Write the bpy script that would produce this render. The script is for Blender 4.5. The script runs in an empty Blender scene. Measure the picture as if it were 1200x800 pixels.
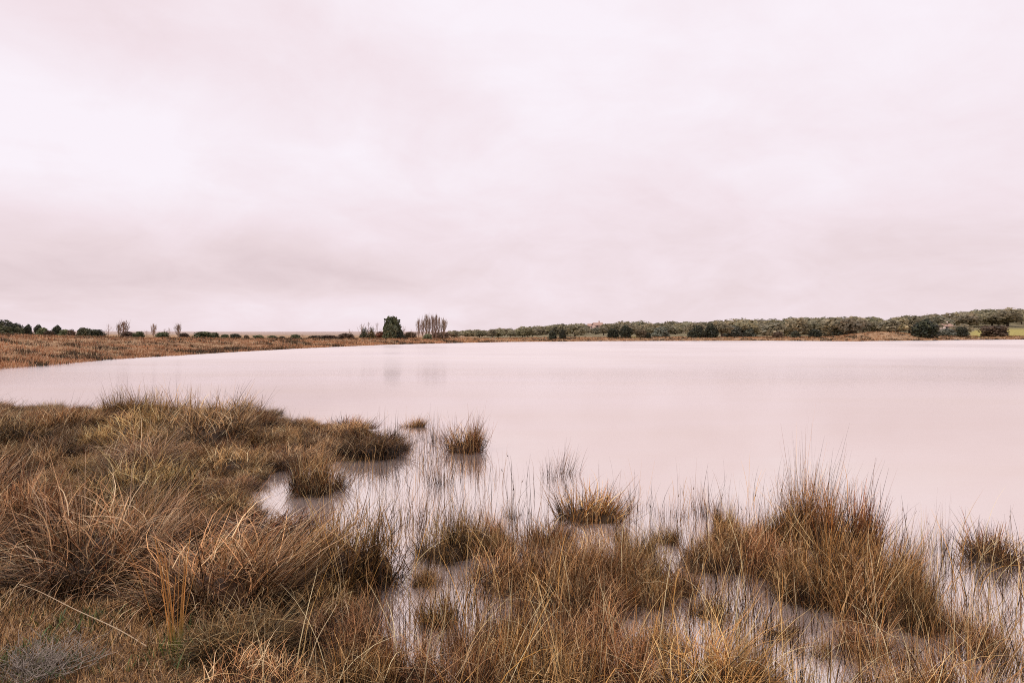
import bpy, math, random
import numpy as np
from mathutils import Vector

random.seed(7)
R = np.random.default_rng(7)
S = bpy.context.scene
C = S.collection
CAM_H, F, HOR = 1.9, 800.0, 390.0       # eye height (m), focal length and horizon row of the photograph in its pixels

# ------------------------------------------------------------------ small tools
def smooth(a, b, x):
    t = np.clip((np.asarray(x, float) - a) / (b - a), 0, 1)
    return t * t * (3 - 2 * t)

_P = np.random.default_rng(3).random((256, 256))
def vnoise(x, y):
    x = np.asarray(x, float); y = np.asarray(y, float)
    xi = np.floor(x).astype(int); yi = np.floor(y).astype(int)
    fx = x - xi; fy = y - yi
    fx = fx * fx * (3 - 2 * fx); fy = fy * fy * (3 - 2 * fy)
    g = lambda i, j: _P[i % 256, j % 256]
    return ((g(xi, yi) * (1 - fx) + g(xi + 1, yi) * fx) * (1 - fy) + (g(xi, yi + 1) * (1 - fx) + g(xi + 1, yi + 1) * fx) * fy) * 2 - 1
def fbm(x, y, o=4):
    s = 0; a = 1.0; n = 0
    for k in range(o):
        s = s + a * vnoise(x * 2 ** k + 13.7 * k, y * 2 ** k + 5.1 * k); n += a; a *= .5
    return s / n

def mesh_np(name, v, q, col=None, smooth_shade=False, mat_idx=None):
    v = np.asarray(v, np.float32); q = np.asarray(q, np.int32)
    me = bpy.data.meshes.new(name)
    k = q.shape[1]
    me.vertices.add(len(v)); me.vertices.foreach_set('co', v.ravel())
    me.loops.add(q.size); me.loops.foreach_set('vertex_index', q.ravel())
    me.polygons.add(len(q))
    me.polygons.foreach_set('loop_start', np.arange(0, q.size, k, dtype=np.int32))
    if mat_idx is not None:
        me.polygons.foreach_set('material_index', np.asarray(mat_idx, np.int32))
    if smooth_shade:
        me.polygons.foreach_set('use_smooth', np.ones(len(q), bool))
    if col is not None:
        a = me.attributes.new('col', 'FLOAT_COLOR', 'POINT')
        c = np.ones((len(v), 4), np.float32); c[:, :3] = col
        a.data.foreach_set('color', c.ravel())
    me.update(calc_edges=True)
    return me

def link(name, me, mats, parent=None):
    o = bpy.data.objects.new(name, me); C.objects.link(o)
    for m in (mats if isinstance(mats, (list, tuple)) else [mats]):
        if m is not None and len(me.materials) < (len(mats) if isinstance(mats, (list, tuple)) else 1):
            me.materials.append(m)
    if parent: o.parent = parent
    return o

def tag(o, label=None, cat=None, group=None, kind=None):
    if label: o['label'] = label
    if cat: o['category'] = cat
    if group: o['group'] = group
    if kind: o['kind'] = kind
    return o

# ------------------------------------------------------------------ the lake outline (metres, camera stands at the origin looking along +Y)
FAR_U = np.array([-260, -60, 0, 75, 130, 200, 300, 400, 450, 525, 600, 700, 800, 900, 1000, 1100, 1200, 1500], float)
FAR_Y = np.array([449, 436, 432, 426, 421, 417, 411, 406, 404, 402, 400.6, 399.7, 399.4, 399.2, 399.8, 398.6, 397.7, 397], float)
FAR_D = CAM_H * F / (FAR_Y - HOR)
far_pts = [((u - 600) / F * d, d) for u, d in zip(FAR_U, FAR_D)]
near_px = [(-500, 473), (-200, 475), (0, 478), (130, 482), (225, 484), (300, 487), (385, 500), (440, 508), (462, 525), (440, 538), (385, 545), (330, 552), (300, 572), (284, 600), (325, 618), (380, 640), (440, 690), (452, 730), (490, 800)]
near_pts = [((u - 600) / F * (CAM_H * F / (y - HOR)), CAM_H * F / (y - HOR)) for u, y in near_px]
LAKE = np.array(far_pts + [(290, 120), (230, 40), (90, 6), (30, 2.6), (8, 2.1), (2.5, 2.3), (0.6, 2.7)] + near_pts[::-1] + [(-40, 19), (-45, 23)])

def lake_sd(x, y):
    """signed distance to the shoreline: positive on land, negative over the water"""
    x = np.asarray(x, float); y = np.asarray(y, float)
    sh = x.shape; x = x.ravel(); y = y.ravel()
    dmin = np.full(x.shape, 1e18); inside = np.zeros(x.shape, bool)
    n = len(LAKE)
    for i in range(n):
        ax, ay = LAKE[i]; bx, by = LAKE[(i + 1) % n]
        ex, ey = bx - ax, by - ay
        t = np.clip(((x - ax) * ex + (y - ay) * ey) / (ex * ex + ey * ey + 1e-12), 0, 1)
        dmin = np.minimum(dmin, (x - ax - t * ex) ** 2 + (y - ay - t * ey) ** 2)
        c = ((ay > y) != (by > y)) & (x < (bx - ax) * (y - ay) / (by - ay + 1e-12) + ax)
        inside ^= c
    d = np.where(inside, -np.sqrt(dmin), np.sqrt(dmin))
    f = smooth(20, 34, y)
    d = d + (1 - f) * .16 * fbm(x * 1.4 + 31, y * 1.4, 3) + f * 1.0 * fbm(x * .16 + 9, y * .16, 4)
    return d.reshape(sh)

SKY_U = [300, 480, 525, 560, 600, 650, 700, 740, 800, 850, 900, 945, 1000, 1020, 1036, 1050, 1100, 1150, 1185, 1300, 1600]
SKY_Y = [392, 390, 388, 386, 384.5, 380.5, 378.5, 377, 377.3, 375, 374, 373, 372, 371, 376, 371, 368.5, 363.5, 361.5, 361, 360]
CREST_U = [-400, 0, 100, 200, 300, 400, 525, 650, 900, 1200, 1600]
CREST_Z = [1.6, 1.62, 1.32, 1.05, .85, .72, .55, .55, .6, .7, .7]
def shore_d(u): return np.interp(u, FAR_U, FAR_D)
def tree_h0(u): return np.interp(u, [500, 600, 800, 1000, 1200], [3.0, 3.6, 5.0, 6.0, 6.5])

def terrain(x, y):
    x = np.asarray(x, float); y = np.asarray(y, float)
    sd = lake_sd(x, y)
    D = np.maximum(y, 1e-3)
    u = np.where(y > 8, 600 + F * x / D, np.where(x < 0, -400, 1600)); u = np.clip(u, -400, 1700)
    far = smooth(19, 30, y + 0.0 * x)
    far = np.maximum(far, smooth(60, 120, np.hypot(x, y)))
    # near shore: low, hummocky ground
    zn = .02 + .30 * smooth(0, 5.5, sd) + .05 * fbm(x * 1.3, y * 1.3) * smooth(0, 1, sd)
    # far shore
    crest = np.interp(u, CREST_U, CREST_Z)
    run = np.interp(u, [0, 300, 525, 900], [22, 20, 16, 12])
    d0 = shore_d(u)
    dd = np.maximum(D - d0, 0)
    hill = np.maximum(CAM_H + (HOR - np.interp(u, SKY_U, SKY_Y)) / F * (d0 + 150) - tree_h0(u) - crest, 0) * smooth(480, 560, u)
    zf = crest * smooth(0, 1, sd / run) ** .8 + hill * smooth(18, 150, dd)
    zf = zf + 1.5 * np.exp(-((u - 1033) / 42) ** 2) * smooth(4, 26, dd) * (1 - .6 * smooth(40, 80, dd))
    zf = zf + (.16 * fbm(x * .35, y * .35) + .10 * fbm(x * 1.1, y * 1.1, 3)) * smooth(0, 6, sd) * (1 - .5 * smooth(100, 300, D))
    dist = np.hypot(x, y)
    zf = zf + smooth(500, 2200, dist) * (4.6 + 3.2 * fbm(x * .0011 + 3, y * .0011) + 2.5 * smooth(300, -100, u))
    land = zn * (1 - far) + zf * far
    bed = -.05 - .12 * smooth(0, 2.5, -sd) - .6 * smooth(2, 14, -sd)
    return np.where(sd > 0, land, bed)

def ground(u, d):
    x = (u - 600) / F * d
    return x, float(terrain(np.array([x]), np.array([d]))[0])

def from_px(u, y, zmin=-.04):
    z = 0.0
    for _ in range(4):
        d = (CAM_H - z) * F / (y - HOR)
        x = (u - 600) / F * d
        z = max(float(terrain(np.array([x]), np.array([d]))[0]), zmin)
    return x, d, z

# ------------------------------------------------------------------ materials
def new_mat(name):
    m = bpy.data.materials.new(name); m.use_nodes = True
    nt = m.node_tree; nt.nodes.clear()
    out = nt.nodes.new('ShaderNodeOutputMaterial')
    return m, nt, out
def N(nt, typ, **kw):
    n = nt.nodes.new(typ)
    for k, v in kw.items():
        if k.startswith('i_'):
            key = k[2:]
            n.inputs[int(key) if key.isdigit() else key.replace('_', ' ')].default_value = v
        else: setattr(n, k, v)
    return n

def leaf_mat(name, rough=.65, trans=.3, hue=.02, val=.35, spec=.25):
    m, nt, out = new_mat(name); L = nt.links.new
    at = N(nt, 'ShaderNodeAttribute', attribute_name='col')
    oi = N(nt, 'ShaderNodeObjectInfo')
    mul = N(nt, 'ShaderNodeMix', data_type='RGBA', blend_type='MULTIPLY'); mul.inputs['Factor'].default_value = 1
    L(at.outputs['Color'], mul.inputs['A']); L(oi.outputs['Color'], mul.inputs['B'])
    hs = N(nt, 'ShaderNodeHueSaturation')
    mr = N(nt, 'ShaderNodeMapRange'); mr.inputs['To Min'].default_value = 1 - val; mr.inputs['To Max'].default_value = 1 + val
    L(oi.outputs['Random'], mr.inputs['Value']); L(mr.outputs['Result'], hs.inputs['Value'])
    m2 = N(nt, 'ShaderNodeMath', operation='MULTIPLY', i_1=7.31); fr = N(nt, 'ShaderNodeMath', operation='FRACT')
    L(oi.outputs['Random'], m2.inputs[0]); L(m2.outputs[0], fr.inputs[0])
    mh = N(nt, 'ShaderNodeMapRange'); mh.inputs['To Min'].default_value = .5 - hue; mh.inputs['To Max'].default_value = .5 + hue
    L(fr.outputs[0], mh.inputs['Value']); L(mh.outputs['Result'], hs.inputs['Hue'])
    L(mul.outputs['Result'], hs.inputs['Color'])
    p = N(nt, 'ShaderNodeBsdfPrincipled'); p.inputs['Roughness'].default_value = rough; p.inputs['Specular IOR Level'].default_value = spec
    t = N(nt, 'ShaderNodeBsdfTranslucent')
    mx = N(nt, 'ShaderNodeMixShader'); mx.inputs[0].default_value = trans
    L(hs.outputs['Color'], p.inputs['Base Color']); L(hs.outputs['Color'], t.inputs['Color'])
    L(p.outputs[0], mx.inputs[1]); L(t.outputs[0], mx.inputs[2]); L(mx.outputs[0], out.inputs['Surface'])
    return m

M_GRASS = leaf_mat('dry_grass', .5, .12, .010, .18)
M_LEAF = leaf_mat('tree_leaves', .6, .2, .02, .25)
M_OAK = leaf_mat('oak_leaves', .7, .45, .006, .12)
M_BARK = leaf_mat('bark', .85, 0.0, .01, .15)

def plain_mat(name, c1, c2, scale, rough=.8):
    m, nt, out = new_mat(name); L = nt.links.new
    tc = N(nt, 'ShaderNodeTexCoord'); nz = N(nt, 'ShaderNodeTexNoise'); nz.inputs['Scale'].default_value = scale; nz.inputs['Detail'].default_value = 5
    L(tc.outputs['Object'], nz.inputs['Vector'])
    mx = N(nt, 'ShaderNodeMix', data_type='RGBA'); mx.inputs['A'].default_value = (*c1, 1); mx.inputs['B'].default_value = (*c2, 1)
    L(nz.outputs['Fac'], mx.inputs['Factor'])
    p = N(nt, 'ShaderNodeBsdfPrincipled'); p.inputs['Roughness'].default_value = rough
    L(mx.outputs['Result'], p.inputs['Base Color']); L(p.outputs[0], out.inputs['Surface'])
    return m
M_WALL = plain_mat('pink_render', (.50, .34, .30), (.58, .42, .37), 1.2)
M_WALL2 = plain_mat('pale_render', (.62, .50, .46), (.70, .58, .54), 1.2)
M_ROOF = plain_mat('clay_tiles', (.42, .27, .22), (.52, .36, .30), 4)
M_GLASS = plain_mat('dark_glass', (.03, .03, .035), (.05, .05, .06), 3, .15)
M_DOOR = plain_mat('door_paint', (.16, .09, .05), (.2, .11, .07), 3, .5)

def terrain_mat():
    m, nt, out = new_mat('earth'); L = nt.links.new
    at = N(nt, 'ShaderNodeAttribute', attribute_name='col')
    geo = N(nt, 'ShaderNodeNewGeometry')
    n1 = N(nt, 'ShaderNodeTexNoise'); n1.inputs['Scale'].default_value = 1.7; n1.inputs['Detail'].default_value = 8; n1.inputs['Roughness'].default_value = .65
    n2 = N(nt, 'ShaderNodeTexNoise'); n2.inputs['Scale'].default_value = 26; n2.inputs['Detail'].default_value = 6; n2.inputs['Roughness'].default_value = .7
    L(geo.outputs['Position'], n1.inputs['Vector']); L(geo.outputs['Position'], n2.inputs['Vector'])
    a = N(nt, 'ShaderNodeMapRange'); a.inputs['From Min'].default_value = .3; a.inputs['From Max'].default_value = .7; a.inputs['To Min'].default_value = .55; a.inputs['To Max'].default_value = 1.35
    b = N(nt, 'ShaderNodeMapRange'); b.inputs['From Min'].default_value = .3; b.inputs['From Max'].default_value = .7; b.inputs['To Min'].default_value = .6; b.inputs['To Max'].default_value = 1.35
    L(n1.outputs['Fac'], a.inputs['Value']); L(n2.outputs['Fac'], b.inputs['Value'])
    mu = N(nt, 'ShaderNodeMath', operation='MULTIPLY'); L(a.outputs['Result'], mu.inputs[0]); L(b.outputs['Result'], mu.inputs[1])
    vm = N(nt, 'ShaderNodeVectorMath', operation='SCALE'); L(at.outputs['Color'], vm.inputs[0]); L(mu.outputs[0], vm.inputs['Scale'])
    bp = N(nt, 'ShaderNodeBump'); bp.inputs['Strength'].default_value = .6; bp.inputs['Distance'].default_value = .03
    L(n2.outputs['Fac'], bp.inputs['Height'])
    p = N(nt, 'ShaderNodeBsdfPrincipled'); p.inputs['Roughness'].default_value = .9; p.inputs['Specular IOR Level'].default_value = .15
    L(vm.outputs['Vector'], p.inputs['Base Color']); L(bp.outputs[0], p.inputs['Normal']); L(p.outputs[0], out.inputs['Surface'])
    return m
M_EARTH = terrain_mat()

def water_mat():
    m, nt, out = new_mat('lake_water'); L = nt.links.new
    geo = N(nt, 'ShaderNodeNewGeometry')
    mp = N(nt, 'ShaderNodeMapping'); mp.inputs['Scale'].default_value = (1.0, 1.6, 1)
    L(geo.outputs['Position'], mp.inputs['Vector'])
    w1 = N(nt, 'ShaderNodeTexNoise'); w1.inputs['Scale'].default_value = 2.6; w1.inputs['Detail'].default_value = 4; w1.inputs['Roughness'].default_value = .55
    w2 = N(nt, 'ShaderNodeTexNoise'); w2.inputs['Scale'].default_value = .035; w2.inputs['Detail'].default_value = 3
    L(mp.outputs[0], w1.inputs['Vector']); L(geo.outputs['Position'], w2.inputs['Vector'])
    # breezy open water has ripples, the sheltered edge is calm
    sep = N(nt, 'ShaderNodeSeparateXYZ'); L(geo.outputs['Position'], sep.inputs[0])
    far = N(nt, 'ShaderNodeMapRange', interpolation_type='SMOOTHSTEP'); far.inputs['From Min'].default_value = 9; far.inputs['From Max'].default_value = 60
    far.inputs['To Min'].default_value = .06; far.inputs['To Max'].default_value = 1
    L(sep.outputs['Y'], far.inputs['Value'])
    br = N(nt, 'ShaderNodeMapRange'); br.inputs['From Min'].default_value = .35; br.inputs['From Max'].default_value = .65; br.inputs['To Min'].default_value = .55; br.inputs['To Max'].default_value = 1
    L(w2.outputs['Fac'], br.inputs['Value'])
    st = N(nt, 'ShaderNodeMath', operation='MULTIPLY'); L(far.outputs['Result'], st.inputs[0]); L(br.outputs['Result'], st.inputs[1])
    st2 = N(nt, 'ShaderNodeMath', operation='MULTIPLY', i_1=.34); L(st.outputs[0], st2.inputs[0])
    bp = N(nt, 'ShaderNodeBump'); bp.inputs['Distance'].default_value = .05
    L(st2.outputs[0], bp.inputs['Strength']); L(w1.outputs['Fac'], bp.inputs['Height'])
    rg = N(nt, 'ShaderNodeMapRange'); rg.inputs['To Min'].default_value = .015; rg.inputs['To Max'].default_value = .42
    L(st.outputs[0], rg.inputs['Value'])
    mp2 = N(nt, 'ShaderNodeMapping'); mp2.inputs['Scale'].default_value = (.05, .30, 1); L(geo.outputs['Position'], mp2.inputs['Vector'])
    w3 = N(nt, 'ShaderNodeTexNoise'); w3.inputs['Scale'].default_value = 1; w3.inputs['Detail'].default_value = 5; w3.inputs['Roughness'].default_value = .6; L(mp2.outputs[0], w3.inputs['Vector'])
    nr = N(nt, 'ShaderNodeMapRange', interpolation_type='SMOOTHSTEP'); nr.inputs['From Min'].default_value = 7; nr.inputs['From Max'].default_value = 26; nr.inputs['To Min'].default_value = 1; nr.inputs['To Max'].default_value = 0
    L(sep.outputs['Y'], nr.inputs['Value'])
    w3r = N(nt, 'ShaderNodeMapRange'); w3r.inputs['From Min'].default_value = .3; w3r.inputs['From Max'].default_value = .7; L(w3.outputs['Fac'], w3r.inputs['Value'])
    nm = N(nt, 'ShaderNodeMath', operation='MULTIPLY_ADD', i_1=.5, use_clamp=True); L(nr.outputs['Result'], nm.inputs[0])
    w3h = N(nt, 'ShaderNodeMath', operation='MULTIPLY', i_1=.6); L(w3r.outputs['Result'], w3h.inputs[0]); L(w3h.outputs[0], nm.inputs[2])
    gc = N(nt, 'ShaderNodeMix', data_type='RGBA'); gc.inputs['A'].default_value = (.99, .935, .915, 1); gc.inputs['B'].default_value = (.94, .87, .80, 1)
    L(nm.outputs[0], gc.inputs['Factor'])
    gl = N(nt, 'ShaderNodeBsdfGlossy'); L(gc.outputs['Result'], gl.inputs['Color'])
    L(rg.outputs['Result'], gl.inputs['Roughness']); L(bp.outputs[0], gl.inputs['Normal'])
    df = N(nt, 'ShaderNodeBsdfDiffuse')
    mud = N(nt, 'ShaderNodeMix', data_type='RGBA'); mud.inputs['A'].default_value = (.60, .48, .43, 1); mud.inputs['B'].default_value = (.70, .60, .57, 1)
    L(w2.outputs['Fac'], mud.inputs['Factor']); L(mud.outputs['Result'], df.inputs['Color'])
    lw = N(nt, 'ShaderNodeFresnel'); lw.inputs['IOR'].default_value = 1.33
    fr = N(nt, 'ShaderNodeMapRange'); fr.inputs['From Min'].default_value = .02; fr.inputs['From Max'].default_value = .6; fr.inputs['To Min'].default_value = .62; fr.inputs['To Max'].default_value = .97
    L(lw.outputs[0], fr.inputs['Value'])
    mx = N(nt, 'ShaderNodeMixShader'); L(fr.outputs['Result'], mx.inputs[0]); L(df.outputs[0], mx.inputs[1]); L(gl.outputs[0], mx.inputs[2])
    L(mx.outputs[0], out.inputs['Surface'])
    return m
M_WATER = water_mat()

# ------------------------------------------------------------------ ground sheet (polar grid, fine toward the lake)
def build_terrain():
    fan = np.radians(np.arange(-58, 58.01, .22))
    back = np.radians(np.arange(58 + 2, 360 - 58, 2.0))
    ang = np.concatenate([fan, back])
    rad = np.concatenate([np.geomspace(.4, 30, 120, endpoint=False), np.geomspace(30, 420, 300, endpoint=False), np.geomspace(420, 6000, 50)])
    A, Rr = np.meshgrid(ang, rad)
    x = Rr * np.sin(A); y = Rr * np.cos(A)
    z = terrain(x, y)
    na, nr = len(ang), len(rad)
    v = np.stack([x.ravel(), y.ravel(), z.ravel()], 1)
    v = np.vstack([v, [[0, 0, float(terrain(np.array([0.0]), np.array([0.0]))[0])]]])
    i = np.arange(nr - 1)[:, None] * na; j = np.arange(na)[None, :]; j2 = (j + 1) % na
    q = np.stack([i + j, i + na + j, i + na + j2, i + j2], -1).reshape(-1, 4)[:, ::-1]
    # close the middle with quads around the camera's feet
    c = len(v) - 1
    ring = np.arange(0, na - 2, 2)
    q0 = np.stack([np.full(len(ring), c), ring + 2, ring + 1, ring], 1)
    q = np.vstack([q, q0])
    X, Y = v[:, 0], v[:, 1]
    sd = lake_sd(X, Y); D = np.maximum(Y, 1e-3)
    u = np.clip(np.where(Y > 8, 600 + F * X / D, -400), -400, 1700)
    dd = D - shore_d(u); dist = np.hypot(X, Y)
    n = fbm(X * .25, Y * .25)[:, None] * .5 + .5
    near = np.array([.20, .125, .07]); red = np.array([.38, .235, .125]); tan = np.array([.44, .30, .17])
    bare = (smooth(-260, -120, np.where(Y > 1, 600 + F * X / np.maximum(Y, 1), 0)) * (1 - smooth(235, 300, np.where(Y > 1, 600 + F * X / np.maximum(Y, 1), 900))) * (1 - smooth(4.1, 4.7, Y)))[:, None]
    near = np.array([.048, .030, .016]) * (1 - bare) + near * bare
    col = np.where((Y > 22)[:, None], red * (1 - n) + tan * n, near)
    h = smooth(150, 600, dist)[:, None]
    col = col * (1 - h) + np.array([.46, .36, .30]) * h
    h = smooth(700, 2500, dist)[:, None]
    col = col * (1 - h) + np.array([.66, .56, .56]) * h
    h = (smooth(545, 580, u) * smooth(30, 60, dd) * (1 - smooth(300, 500, dd)))[:, None]
    col = col * (1 - h) + np.array([.24, .21, .12]) * h
    f1 = smooth(1133, 1141, u) * smooth(12, 22, dd) * (1 - smooth(66, 84, dd)) * (1 - smooth(1500, 1600, u))
    f2 = smooth(737, 741, u) * (1 - smooth(749, 753, u)) * smooth(10, 16, dd) * (1 - smooth(40, 60, dd))
    f = np.maximum(f1, f2)[:, None]
    col = col * (1 - f) + np.array([.42, .37, .12]) * f
    w = (1 - smooth(.0, .5, sd))[:, None]
    col = col * (1 - w) + np.array([.09, .06, .035]) * w
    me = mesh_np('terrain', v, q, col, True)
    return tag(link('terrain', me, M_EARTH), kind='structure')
build_terrain()

wx0, wx1, wy0, wy1 = -60, 320, -3, 250
w = mesh_np('water', [(wx0, wy0, 0), (wx1, wy0, 0), (wx1, wy1, 0), (wx0, wy1, 0)], [(0, 1, 2, 3)])
tag(link('water', w, M_WATER), kind='structure')

# ------------------------------------------------------------------ grass blades
STRAW = np.array([.91, .595, .28]); TAN = np.array([.70, .415, .185]); BROWN = np.array([.29, .140, .053]); RUSSET = np.array([.50, .185, .055])
DARK = np.array([.040, .021, .010]); GREY = np.array([.78, .57, .36]); OLIVE = np.array([.16, .15, .055]); GOLD = np.array([.78, .39, .12]); PALE = np.array([.98, .80, .48])

def palette(n, cols, wts, r):
    idx = r.choice(len(cols), n, p=np.array(wts) / np.sum(wts))
    c = np.array(cols)[idx]
    return c * r.uniform(.75, 1.25, (n, 1))

def ribbons(base, L, az, th0, kap, width, col, K=4, r=R, root_dark=.55, az_drift=.5, zmin=None, lean=None):
    n = len(L)
    t = np.linspace(0, 1, K + 1)
    th = th0[:, None] + kap[:, None] * t[None, :]
    a = az[:, None] + (r.normal(0, az_drift, n))[:, None] * t[None, :]
    ds = (L / K)[:, None]
    dx = np.sin(th) * np.cos(a) * ds; dy = np.sin(th) * np.sin(a) * ds; dz = np.cos(th) * ds
    def cum(d): return np.concatenate([np.zeros((n, 1)), np.cumsum(d[:, :-1], 1)], 1)
    p = np.stack([cum(dx), cum(dy), cum(dz)], -1)
    if lean is not None:
        hz = np.maximum(p[:, :, 2], 0) ** 1.3; p[:, :, 0] += lean[0] * hz; p[:, :, 1] += lean[1] * hz
    p = p + base[:, None, :]
    if zmin is not None: p[:, :, 2] = np.maximum(p[:, :, 2], zmin)
    wa = a + np.pi / 2 + r.normal(0, .9, n)[:, None]
    wd = (width[:, None] * (1 - .88 * t[None, :] ** 1.6))[..., None] * .5
    wv = np.stack([np.cos(wa), np.sin(wa), np.zeros_like(wa)], -1) * wd
    v = np.stack([p - wv, p + wv], 2).reshape(-1, 3)
    i = (np.arange(n) * (K + 1) * 2)[:, None] + (np.arange(K) * 2)[None, :]
    q = np.stack([i, i + 1, i + 3, i + 2], -1).reshape(-1, 4)
    g = (root_dark + (1 - root_dark) * np.minimum(t * 1.15, 1) ** 1.9)[None, :, None]  # blade colour darkened toward the root: rotting wet base plus painted tussock shade
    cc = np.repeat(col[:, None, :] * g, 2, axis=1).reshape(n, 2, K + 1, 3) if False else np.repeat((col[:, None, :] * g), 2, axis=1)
    return v, q, cc.reshape(-1, 3)

def merge(parts):
    vs, qs, cs, off = [], [], [], 0
    for v, q, c in parts:
        vs.append(v); qs.append(q + off); cs.append(c); off += len(v)
    return np.vstack(vs), np.vstack(qs), np.vstack(cs)

def tussock_mesh(kind, seed):
    r = np.random.default_rng(seed)
    P = dict(  # blades, locks, base radius, length, spread (rad at the rim), curl, width, wind, colours, weights
        meadow=(2100, 46, .26, .60, .80, 1.25, .0046, .30, [TAN, STRAW, BROWN, GREY, DARK, PALE], [3.0, 2.8, 2.2, 3.6, 3.6, 3.0]),
        marsh=(1150, 34, .24, .62, .40, .62, .0052, .10, [GOLD, STRAW, BROWN, TAN, DARK, PALE], [2.0, 2.0, 3.0, 2, 4.4, 1.6]),
        dome=(2500, 44, .30, .46, .80, .95, .0048, .14, [BROWN, TAN, DARK, RUSSET, STRAW, PALE], [3.6, 2.2, 5, 1.4, 1.2, 1.1]),
        mop=(2300, 40, .33, .40, .80, 1.75, .0056, .22, [BROWN, TAN, DARK, GREY, STRAW, PALE], [3.4, 3.0, 4.0, 1.4, 2.0, 1.4]),
        tuft=(900, 26, .22, .42, .80, .40, .0060, .08, [RUSSET, GOLD, BROWN, TAN, DARK, PALE], [2.6, 1.8, 3, 1.4, 4.0, .9]),
        wisp=(190, 22, .32, .56, .24, .40, .0042, .08, [TAN, STRAW, BROWN, DARK, RUSSET, PALE], [2, 1.2, 2, 3.0, 1.2, .6]),
    )[kind]
    n, nl, rad, Ln, spread, curl, wd, wind, cols, wts = P
    lr = rad * np.sqrt(r.random(nl)); la = r.random(nl) * 2 * np.pi
    lx = lr * np.cos(la); ly = lr * np.sin(la)
    lrim = lr / rad
    l_az = la + r.normal(0, .5, nl)
    l_th = spread * lrim * r.uniform(.5, 1.15, nl)
    l_k = curl * r.gamma(3.0, .33, nl)
    l_L = Ln * r.uniform(.62, 1.08, nl) * (1 - .15 * lrim)
    l_c = r.uniform(.35, 1.35, nl)
    def batch(n, Lmul, sadd, kmul, lo, hi, wmul=1, rootd=.07, sig=.030):
        k = r.integers(0, nl, n)
        bx = lx[k] + r.normal(0, sig, n); by = ly[k] + r.normal(0, sig, n)
        base = np.stack([bx, by, np.full(n, -.03)], 1)
        az = l_az[k] + r.normal(0, .38, n)
        th0 = np.abs(l_th[k] + r.normal(0, .13, n) + sadd * r.random(n))
        L = l_L[k] * Lmul * r.uniform(lo, hi, n)
        kp = l_k[k] * kmul * r.uniform(.5, 1.5, n)
        c = palette(n, cols, wts, r) * l_c[k][:, None]
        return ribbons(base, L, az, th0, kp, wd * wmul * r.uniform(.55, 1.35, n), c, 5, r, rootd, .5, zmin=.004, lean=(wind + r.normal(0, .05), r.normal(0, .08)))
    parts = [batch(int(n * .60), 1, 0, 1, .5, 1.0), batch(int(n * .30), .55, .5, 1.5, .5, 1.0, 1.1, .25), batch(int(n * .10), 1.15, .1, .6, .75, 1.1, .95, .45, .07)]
    if kind != 'wisp':   # bent and broken blades lying over the mound, and a thatch of dead ones round the foot
        m = int(n * .10)
        rr = rad * 1.1 * np.sqrt(r.random(m)); a0 = r.random(m) * 2 * np.pi
        base = np.stack([rr * np.cos(a0), rr * np.sin(a0), Ln * (.22 + .35 * r.random(m)) * (1 - .5 * rr / rad)], 1)
        parts.append(ribbons(base, Ln * r.uniform(.25, .7, m), r.random(m) * 6.28, r.uniform(.5, 1.35, m), r.uniform(.2, 1.5, m), wd * np.ones(m), palette(m, [TAN, PALE, BROWN, STRAW], [3, 1.6, 2, 2], r), 4, r, .9, .7, zmin=.003))
        m = int(n * .2)
        rr = rad * 1.3 * np.sqrt(r.random(m)); a0 = r.random(m) * 2 * np.pi
        base = np.stack([rr * np.cos(a0), rr * np.sin(a0), r.uniform(-.02, .08, m)], 1)
        parts.append(ribbons(base, Ln * r.uniform(.2, .5, m), r.random(m) * 6.28, r.uniform(.7, 1.5, m), r.uniform(.1, 1.0, m), wd * 1.2 * np.ones(m), palette(m, [BROWN, DARK, DARK * .6], [2, 4, 2], r), 3, r, .8, .6, zmin=.003))
    if kind != 'wisp':   # the solid peaty foot the blades grow from, added to block light between them
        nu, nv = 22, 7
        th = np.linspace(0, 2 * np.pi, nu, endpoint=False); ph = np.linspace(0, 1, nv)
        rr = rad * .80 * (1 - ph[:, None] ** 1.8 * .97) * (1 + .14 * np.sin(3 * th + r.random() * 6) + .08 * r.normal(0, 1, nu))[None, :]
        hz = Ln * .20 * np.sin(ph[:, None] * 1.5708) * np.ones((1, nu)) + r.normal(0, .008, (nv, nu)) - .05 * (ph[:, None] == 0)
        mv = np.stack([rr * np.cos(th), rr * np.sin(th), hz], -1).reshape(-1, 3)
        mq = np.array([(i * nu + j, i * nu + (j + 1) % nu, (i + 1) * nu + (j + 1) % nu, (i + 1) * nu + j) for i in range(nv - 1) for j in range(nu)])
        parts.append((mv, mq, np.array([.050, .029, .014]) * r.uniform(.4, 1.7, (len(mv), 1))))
    v, q, c = merge(parts)
    # natural size: what the tussock fills in view
    W = 2 * np.percentile(np.hypot(v[:, 0], v[:, 1]), 95); H = np.percentile(v[:, 2], 99.5)
    return mesh_np('tussock_' + kind, v, q, c), W, H

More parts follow.
